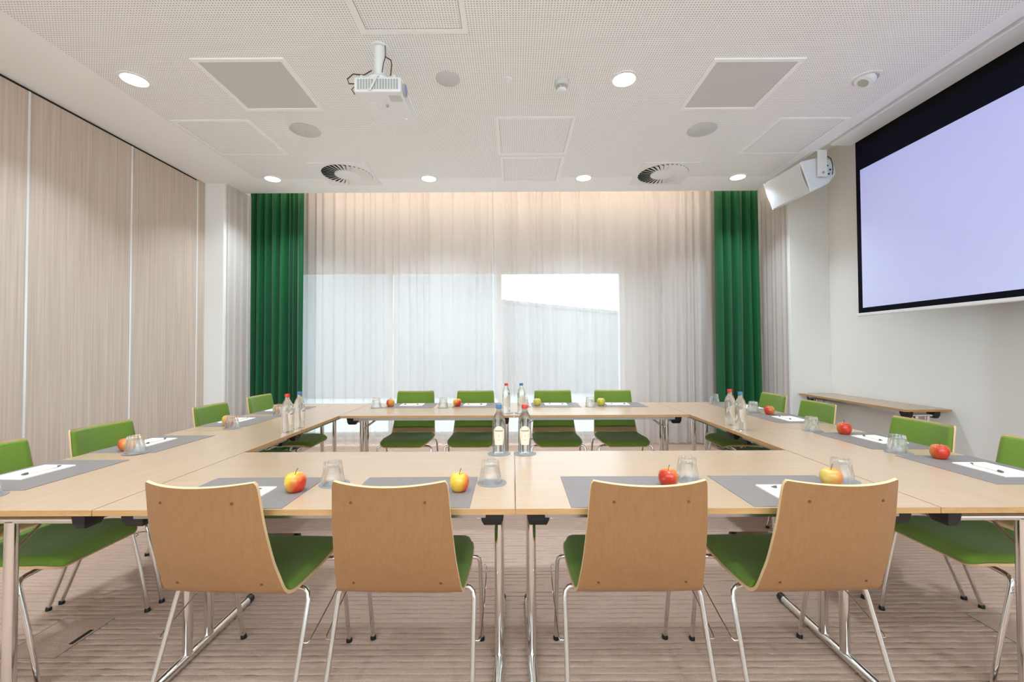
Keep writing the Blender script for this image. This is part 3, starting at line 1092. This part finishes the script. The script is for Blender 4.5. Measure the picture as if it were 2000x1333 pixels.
def patch(t0, t1, nt_, nu, off_lo, thick, inset, edge, rnd_):
    """closed pillow lying on the shell; rnd_ = corner rounding in u"""
    top, bot = [], []
    for i in range(nt_ + 1):
        a = i / nt_
        # denser near the ends
        s = 0.5 - 0.5 * math.cos(PI * a)
        t = t0 + (t1 - t0) * (0.35 * a + 0.65 * s)
        d_end = min(a, 1 - a) * 2
        rt, rb = [], []
        e_t = min(1.0, math.sin(min(1.0, d_end / edge) * PI / 2))
        crn = 1 - rnd_ * (1 - min(1.0, d_end / 0.18)) ** 2
        for j in range(nu + 1):
            b_ = j / nu
            s2 = -math.cos(PI * b_)
            u = (0.4 * (2 * b_ - 1) + 0.6 * s2)
            d_side = 1 - abs(u)
            e_u = min(1.0, math.sin(min(1.0, d_side / 0.12) * PI / 2))
            h = thick * (e_t * e_u) ** 0.6
            rt.append(shell_pt(t, u * crn, off_lo + h, inset))
            rb.append(shell_pt(t, u * crn, off_lo - 0.0005, inset))
        top.append(rt)
        bot.append(rb)
    mb = MB().grid(top)
    mb.grid([list(r) for r in bot])
    return mb


def make_chair():
    c = thing('chair', 'x', 'chair', (0, 0, 0), 0, 'green padded plywood chairs around the tables')
    # shell
    rows_u, rows_l = [], []
    NT, NU = 48, 14
    for i in range(NT + 1):
        t = i / NT
        ru, rl = [], []
        # rounded upper corners
        sh = 1.0
        if t < 0.035:
            sh = 1 - 0.03 * (1 - t / 0.035) ** 2
        for j in range(NU + 1):
            u = -1 + 2 * j / NU
            ru.append(shell_pt(t, u * sh, 0.0))
            rl.append(shell_pt(t, u * sh, -0.011))
        rows_u.append(ru)
        rows_l.append(rl)
    mb = MB().grid(rows_l)
    rim = MB()
    loop = [(i, 0) for i in range(NT + 1)] + [(NT, j) for j in range(1, NU + 1)] + [(i, NU) for i in range(NT - 1, -1, -1)] + [(0, j) for j in range(NU - 1, 0, -1)]
    vs, fs = [], []
    for (i, j) in loop:
        vs += [rows_u[i][j], rows_l[i][j]]
    m = len(loop)
    for a in range(m):
        b = (a + 1) % m
        fs.append((2 * a, 2 * b, 2 * b + 1, 2 * a + 1))
    rim.add(vs, fs)
    sh_o = mb.build('shell', 'shell_wood', c, smooth=50)
    MB().grid(rows_u).build('front_veneer', 'veneer_wood', sh_o, smooth=50)
    rim.build('ply_edge', 'ply_wood', sh_o, smooth=40)
    for (t, u) in ((0.075, -0.62), (0.075, 0.62), (0.345, -0.70), (0.345, 0.70)):
        p = shell_pt(t, u, -0.011)
        y2 = shell_pt(t, u, -0.0135)
        MB().tube([p, y2], 0.0042, 10).build('screw', 'screw', sh_o, smooth=40)
    patch(0.019, 0.335, 26, 16, 0.0005, 0.018, 0.003, 0.16, 0.03).build('back_pad', 'chair_green', c, smooth=60)
    patch(0.50, 0.995, 30, 18, 0.0005, 0.024, 0.004, 0.12, 0.03).build('seat_pad', 'chair_green', c, smooth=60)
    # legs
    tr = 0.0088
    for s in (-1, 1):
        # front leg: from under the seat sideways, then down
        pts = [(s * 0.12, 0.335, 0.404), (s * 0.205, 0.345, 0.404), (s * 0.226, 0.350, 0.401), (s * 0.236, 0.355, 0.391), (s * 0.240, 0.360, 0.372),
               (s * 0.240, 0.40, 0.20), (s * 0.238, 0.437, 0.014)]
        lg = MB().tube(pts, tr, 12).build('leg', 'chrome', c, smooth=50)
        MB().lathe([(0.0125, 0.0), (0.0125, 0.010), (0.0095, 0.018)], 14, (s * 0.238, 0.438, 0.0)).build('glide', 'black_plastic', lg, smooth=40)
        pts = [(s * 0.12, 0.115, 0.417), (s * 0.205, 0.105, 0.417), (s * 0.228, 0.100, 0.414), (s * 0.239, 0.096, 0.403), (s * 0.243, 0.090, 0.382),
               (s * 0.246, 0.017, 0.19), (s * 0.249, -0.055, 0.014)]
        lg = MB().tube(pts, tr, 12).build('leg', 'chrome', c, smooth=50)
        MB().lathe([(0.0125, 0.0), (0.0125, 0.010), (0.0095, 0.018)], 14, (s * 0.249, -0.056, 0.0)).build('glide', 'black_plastic', lg, smooth=40)
        MB().tube([(s * 0.246, 0.044, 0.262), (s * 0.266, 0.044, 0.262), (s * 0.270, 0.055, 0.266), (s * 0.272, 0.20, 0.315), (s * 0.268, 0.345, 0.362), (s * 0.262, 0.368, 0.362), (s * 0.241, 0.368, 0.350)],
                  0.0026, 8).build('link_wire', 'chrome', c, smooth=50)
    fr = MB().tube([(-0.125, 0.335, 0.404), (0.125, 0.335, 0.404)], tr, 12)
    fr.tube([(-0.125, 0.115, 0.417), (0.125, 0.115, 0.417)], tr, 12)
    fr.tube([(-0.09, 0.115, 0.416), (-0.09, 0.335, 0.406)], tr, 10)
    fr.tube([(0.09, 0.115, 0.416), (0.09, 0.335, 0.406)], tr, 10)
    fr.build('seat_frame', 'steel_rail', c, smooth=40)
    return c


# chair origin = lowest rear bend of the shell; it faces local +y
CH = make_chair()
first = [True]


def place_chair(x, y, rz, label):
    if first[0]:
        first[0] = False
        CH.location = (x, y, 0)
        CH.rotation_euler = (0, 0, rz)
        CH['label'] = label
        return CH
    return dup(CH, (x, y, 0), rz, label)


# front row: backs towards the viewer
for (x, rz, l) in ((-0.978, R(-3), 'leftmost of the four near chairs, wooden back turned to the viewer'),
                   (-0.388, R(-1), 'second from left of the four near wooden-backed chairs'),
                   (0.424, R(0.5), 'third from left of the four near wooden-backed chairs'),
                   (1.022, R(1.5), 'rightmost of the four near chairs, wooden back turned to the viewer')):
    place_chair(x, 1.452, rz, l)
for (y, x, rz, l) in ((1.858, -2.222, -90, 'green chair on the partition side, nearest the viewer and cut off'),
                      (2.410, -2.215, -90, 'green chair on the partition side, second from the viewer'),
                      (3.255, -2.205, -90, 'green chair on the partition side, third from the viewer'),
                      (3.915, -2.225, -90, 'green chair on the partition side, farthest, before the green curtain'),
                      (1.855, 2.215, 90, 'green chair on the screen side, nearest the viewer and cut off'),
                      (2.425, 2.205, 90, 'green chair on the screen side, second from the viewer'),
                      (3.275, 2.225, 90, 'green chair on the screen side, third from the viewer'),
                      (3.86, 2.245, 90, 'green chair on the screen side, farthest, before the green curtain')):
    place_chair(x, y, R(rz), l)
for (x, rz, l) in ((-0.976, 180, 'leftmost of the four green chairs along the window'),
                   (-0.378, 180, 'second from left of the four green chairs along the window'),
                   (0.395, 181, 'third from left of the four green chairs along the window'),
                   (0.995, 181, 'rightmost of the four green chairs along the window')):
    place_chair(x, 4.185, R(rz), l)

# ------------------------------------------------------------------ table settings
MAT_W, MAT_D, MAT_T = 0.445, 0.345, 0.0015
me_mat = MB().box(-MAT_W / 2, MAT_W / 2, -MAT_D / 2, MAT_D / 2, 0, MAT_T).mesh('desk_mat', 'mat_grey')


def pad_mesh():
    mb = MB()
    for k in range(3):
        mb.box(-0.105 + 0.0003 * k, 0.105 - 0.0002 * k, -0.074, 0.074 - 0.0002 * k, 0.0016 * k, 0.0016 * (k + 1) - 0.0002)
    return mb.mesh('notepad', 'paper')


me_pad = pad_mesh()
me_barrel = MB().lathe([(0.0048, -0.055), (0.0052, -0.03), (0.0052, 0.04), (0.0048, 0.052)], 12).mesh('barrel', 'pen_white', 40)
me_tip = MB().lathe([(0.001, -0.074), (0.0024, -0.069), (0.0050, -0.055), (0.0051, -0.053)], 12).mesh('tip', 'pen_dark', 40)
me_clip = MB().lathe([(0.0052, 0.051), (0.0052, 0.062), (0.0040, 0.066), (0.0036, 0.071)], 12).mesh('button_end', 'pen_dark', 40)
me_coast = MB().lathe([(0.056, 0.0), (0.0575, 0.0008), (0.056, 0.0018)], 40).mesh('coaster', 'coaster_grey', 30)


def apple_profile():
    pr = [(0.010, 0.004), (0.016, 0.0005), (0.022, 0.0), (0.028, 0.006), (0.0335, 0.017), (0.0365, 0.030), (0.0365, 0.042),
          (0.033, 0.054), (0.026, 0.0625), (0.017, 0.0650), (0.009, 0.0625), (0.003, 0.057)]
    return pr


def apple_mesh(mat):
    me = MB().lathe(apple_profile(), 28, flute=lambda i, a: 0.018 * math.cos(5 * a + 0.4) * (0.4 if i > 3 else 0.9)).mesh('flesh', mat, 180)
    return me


AM = {k: apple_mesh('apple_' + k) for k in ('red', 'mixed', 'yellow', 'green')}
me_stem = MB().tube([(0, 0, 0.056), (0.001, 0, 0.066), (0.004, 0.001, 0.076), (0.008, 0.002, 0.081)], [0.0016, 0.0012, 0.0012, 0.0017], 8).mesh('stem', 'apple_stem', 60)


def tumbler_mesh():
    # upside-down tumbler: rim on the table, heavy fluted base on top
    NF = 12
    prof = [(0.0440, 0.0), (0.0442, 0.002), (0.0425, 0.030), (0.0405, 0.036), (0.0385, 0.044), (0.0365, 0.062), (0.0345, 0.080), (0.0325, 0.086), (0.022, 0.087),
            (0.020, 0.0845), (0.004, 0.0845)]
    inner = [(0.004, 0.070), (0.018, 0.071), (0.026, 0.067), (0.029, 0.058), (0.0315, 0.044), (0.0375, 0.030), (0.0418, 0.002), (0.0422, 0.0)]
    def fl(i, a):
        if 3 <= i <= 7:
            return -0.075 + 0.085 * abs(math.cos(NF / 2 * a))
        return 0.0
    mb = MB().lathe(prof, 72, flute=fl)
    # drop the cap at the rim so that outer and inner wall join
    mb.f = mb.f[:-2] + [mb.f[-1]]
    o = len(mb.v)
    n = 72
    mb2 = MB().lathe(inner, 72)
    mb2.f = mb2.f[:-1][:-1] + [mb2.f[-2]]
    mb.add(mb2.v, mb2.f)
    last = o + (len(inner) - 1) * n
    for k in range(n):
        k2 = (k + 1) % n
        mb.f.append((k, last + k, last + k2, k2))
    return mb.mesh('tumbler', 'tumbler_glass', 35)


me_tumb = tumbler_mesh()

SEATS = {
    'N1': 'before the leftmost near chair', 'N2': 'before the second near chair from the left',
    'N3': 'before the third near chair from the left', 'N4': 'before the rightmost near chair',
    'L1': 'before the nearest partition-side chair', 'L2': 'before the second partition-side chair',
    'L3': 'before the third partition-side chair', 'L4': 'before the farthest partition-side chair',
    'R1': 'before the nearest screen-side chair', 'R2': 'before the second screen-side chair',
    'R3': 'before the third screen-side chair', 'R4': 'before the farthest screen-side chair',
    'F1': 'before the leftmost window chair', 'F2': 'before the second window chair from the left',
    'F3': 'before the third window chair from the left', 'F4': 'before the rightmost window chair',
}
ZT = TH
# seat: mat centre, pad centre, glass, apple (kind)
PLACES = {
    'N1': ((-0.995, 1.596), (-1.01, 1.565), (-0.705, 1.686), (-0.813, 1.597, 'mixed')),
    'N2': ((-0.370, 1.596), (-0.40, 1.560), (-0.086, 1.694), (-0.202, 1.596, 'mixed')),
    'N3': ((0.414, 1.596), (0.40, 1.560), (0.702, 1.722), (0.590, 1.640, 'red')),
    'N4': ((1.020, 1.600), (1.027, 1.566), (1.305, 1.706), (1.205, 1.633, 'yellow')),
    'L1': ((-2.026, 1.842), (-2.082, 1.858), (-1.920, 1.556), None),
    'L2': ((-2.026, 2.432), (-2.082, 2.450), (-1.946, 2.206), (-2.048, 2.262, 'red')),
    'L3': ((-2.020, 3.185), (-2.075, 3.21), (-1.905, 2.902), (-2.011, 3.012, 'yellow')),
    'L4': ((-2.012, 3.765), (-2.075, 3.80), (-1.905, 3.475), (-2.0, 3.620, 'yellow')),
    'R1': ((2.028, 1.870), (2.058, 1.842), (1.932, 2.156), (2.012, 2.030, 'red')),
    'R2': ((2.032, 2.445), (2.084, 2.452), (1.905, 2.735), (2.012, 2.612, 'red')),
    'R3': ((2.028, 3.232), (2.05, 3.180), (1.975, 3.520), (2.03, 3.400, 'red')),
    'R4': ((2.028, 3.838), (2.10, 3.83), (1.945, 4.130), None),
    'F1': ((-0.958, 4.036), (-0.962, 4.075), (-1.245, 3.900), (-1.140, 3.965, 'red')),
    'F2': ((-0.340, 4.036), (-0.362, 4.060), (-0.632, 3.885), (-0.520, 3.965, 'mixed')),
    'F3': ((0.396, 4.040), (0.402, 4.070), (0.105, 3.925), (0.222, 3.990, 'green')),
    'F4': ((0.998, 4.040), (0.985, 4.070), (0.708, 3.910), (0.815, 3.975, 'green')),
}
KIND_TXT = {'red': 'red apple', 'mixed': 'red and yellow apple', 'yellow': 'yellow apple with red flush', 'green': 'yellow-green apple'}
for k, (m, p, g, ap) in PLACES.items():
    w = SEATS[k]
    base = {'N': 0, 'F': PI, 'L': -PI / 2, 'R': PI / 2}[k[0]]
    rnd = random.Random(k)
    o = tag(link('desk_mat', me_mat), 'grey desk mat on the table ' + w, 'desk mat', 'grey desk mats')
    o.location = (m[0], m[1], ZT + 0.0002)
    o.rotation_euler = (0, 0, base + R(rnd.uniform(-0.6, 0.6)))
    zp = ZT + 0.0002 + MAT_T + 0.0002
    o = tag(link('notepad', me_pad), 'white notepad on the grey mat ' + w, 'notepad', 'white notepads')
    o.location = (p[0], p[1], zp)
    o.rotation_euler = (0, 0, base + R(rnd.uniform(-2, 2)))
    pn = thing('pen', 'white pen lying on the notepad ' + w, 'pen', (p[0], p[1], zp + 0.0047 + 0.0056), 0, 'white pens')
    ux, uy = math.cos(base), math.sin(base)
    fx, fy_ = -math.sin(base), math.cos(base)
    d = 0.035
    pn.location.x += fx * d
    pn.location.y += fy_ * d
    pn.rotation_euler = (0, R(90), base + R(rnd.uniform(-7, 7)) + (PI if rnd.random() < .5 else 0))
    for nm, me in (('barrel', me_barrel), ('tip', me_tip), ('button_end', me_clip)):
        link(nm, me, pn)
    if g:
        cst = tag(link('coaster', me_coast), 'round grey coaster under the tumbler ' + w, 'coaster', 'round coasters')
        up = MAT_T + 0.0003 if k == 'L2' else 0.0        # this coaster overlaps its mat
        cst.location = (g[0], g[1], ZT + 0.0002 + up)
        gl = tag(link('tumbler', me_tumb), 'upside-down glass tumbler ' + w, 'glass', 'upturned tumblers')
        gl.location = (g[0] - 0.006, g[1], ZT + 0.0022 + up)
        gl.rotation_euler = (0, 0, rnd.uniform(0, 6))
    if ap:
        at = thing('apple', KIND_TXT[ap[2]] + ' on the mat ' + w, 'apple', (ap[0], ap[1], zp), rnd.uniform(-0.7, 0.7), 'apples')
        s = rnd.uniform(0.96, 1.06)
        at.scale = (s, s, s)
        link('flesh', AM[ap[2]], at)
        link('stem', me_stem, at)

# ------------------------------------------------------------------ water bottles
BP = [(0.020, 0.004), (0.028, 0.0), (0.0315, 0.003), (0.0330, 0.010), (0.0330, 0.150), (0.0325, 0.163), (0.0300, 0.178), (0.0250, 0.192), (0.0185, 0.204),
      (0.0145, 0.212), (0.0130, 0.220), (0.0128, 0.229), (0.0105, 0.230)]


def bottle_label_mesh(r, z0, z1, a, arch, mat, name):
    rows = []
    n = 14
    for j in range(9):
        row = []
        for i in range(n + 1):
            u = -1 + 2 * i / n
            narrow = 1 - 0.28 * max(0, (0.55 - j / 8)) / 0.55
            ang = -PI / 2 + u * a * narrow
            top = z1 - arch * u * u
            z = z0 + (top - z0) * j / 8
            row.append((r * math.cos(ang), r * math.sin(ang), z))
        rows.append(row)
    mb = MB().grid(rows)
    rows2 = [[(x * 0.992, y * 0.992, z) for x, y, z in row] for row in rows]
    mb.grid(rows2)
    return mb.mesh(name, mat, 60)


me_bot = MB().lathe(BP, 40).mesh('bottle_body', 'bottle_glass', 35)
me_lab = bottle_label_mesh(0.0336, 0.048, 0.142, 0.85, 0.020, 'label_paper', 'label')


def script_mark():
    """small handwritten-looking line and emblem printed on the label"""
    r = 0.0340
    pts = []
    for i in range(60):
        u = -0.62 + 1.24 * i / 59
        ang = -PI / 2 + u
        z = 0.118 + 0.0026 * math.sin(i * 1.15) + 0.0012 * math.sin(i * 0.37)
        pts.append((r * math.cos(ang), r * math.sin(ang), z))
    mb = MB().tube(pts, 0.0007, 5)
    ring = []
    for i in range(17):
        a = 2 * PI * i / 16
        ang = -PI / 2 + 0.09 * math.cos(a)
        ring.append((r * math.cos(ang), r * math.sin(ang), 0.094 + 0.003 * math.sin(a)))
    mb.tube(ring, 0.0004, 5)
    ring = [(r * math.cos(-PI / 2 + u), r * math.sin(-PI / 2 + u), 0.072) for u in (-0.18, -0.06, 0.06, 0.18)]
    mb.tube(ring, 0.0005, 5)
    return mb.mesh('print', 'ink', 60)


me_script = script_mark()
ridge = lambda i, a: 0.025 * math.cos(30 * a) if 1 <= i <= 2 else 0
me_cap = {c: MB().lathe([(0.0146, 0.2255), (0.0150, 0.2275), (0.0150, 0.2430), (0.0140, 0.2455), (0.006, 0.2458)], 60, flute=ridge).mesh('cap', 'cap_' + c, 30) for c in ('red', 'blue')}
BOT = [(-0.073, 2.165, 'blue', 0, 'water bottle with blue cap in the middle of the near table'),
       (0.057, 2.165, 'red', 0, 'water bottle with red cap in the middle of the near table'),
       (-0.058, 3.53, 'red', 2.6, 'water bottle with red cap in the middle of the window-side table'),
       (0.066, 3.53, 'blue', 2.6, 'water bottle with blue cap in the middle of the window-side table'),
       (-1.456, 2.752, 'red', -1.57 + 3.1, 'water bottle with red cap at the inner edge of the partition-side table'),
       (-1.449, 2.895, 'blue', -1.57 + 3.1, 'water bottle with blue cap at the inner edge of the partition-side table'),
       (1.489, 2.945, 'red', 1.9, 'water bottle with red cap at the inner edge of the screen-side table'),
       (1.463, 2.76, 'blue', 1.9, 'water bottle with blue cap at the inner edge of the screen-side table')]
for (x, y, c, rz, l) in BOT:
    z = ZT + 0.0002
    if abs(x) < 1:
        cst = tag(link('coaster', me_coast), 'round grey coaster under the ' + l[6:].replace('in the middle of', 'on'), 'coaster', 'round coasters')
        cst.location = (x, y, z)
        z += 0.002
    b = thing('water_bottle', l, 'bottle', (x, y, z), rz, 'glass water bottles')
    link('bottle_body', me_bot, b)
    lb = link('label', me_lab, b)
    link('print', me_script, lb)
    link('cap', me_cap[c], b)

# ------------------------------------------------------------------ floor boxes
def floor_box(x0, x1, y0, y1, label, slot):
    t = thing('floor_box', label, 'floor socket', ((x0 + x1) / 2, (y0 + y1) / 2, 0), 0, 'carpeted floor socket lids')
    hx, hy = (x1 - x0) / 2, (y1 - y0) / 2
    MB().frame(-hx, hx, -hy, hy, 0.004, -0.002, 0.0025).build('frame', 'steel_rail', t)
    MB().box(-hx + 0.005, hx - 0.005, -hy + 0.005, hy - 0.005, -0.004, 0.0018).build('lid', 'carpet', t)
    if slot:
        MB().box(hx - 0.03, hx - 0.012, -0.05, 0.045, 0.0018, 0.0026).build('handle_slot', 'black_gap', t)


floor_box(-2.135, -1.895, 1.78, 2.043, 'square carpeted floor socket lid under the left tables', True)
floor_box(2.145, 2.40, 1.80, 2.055, 'square carpeted floor socket lid under the right tables', True)
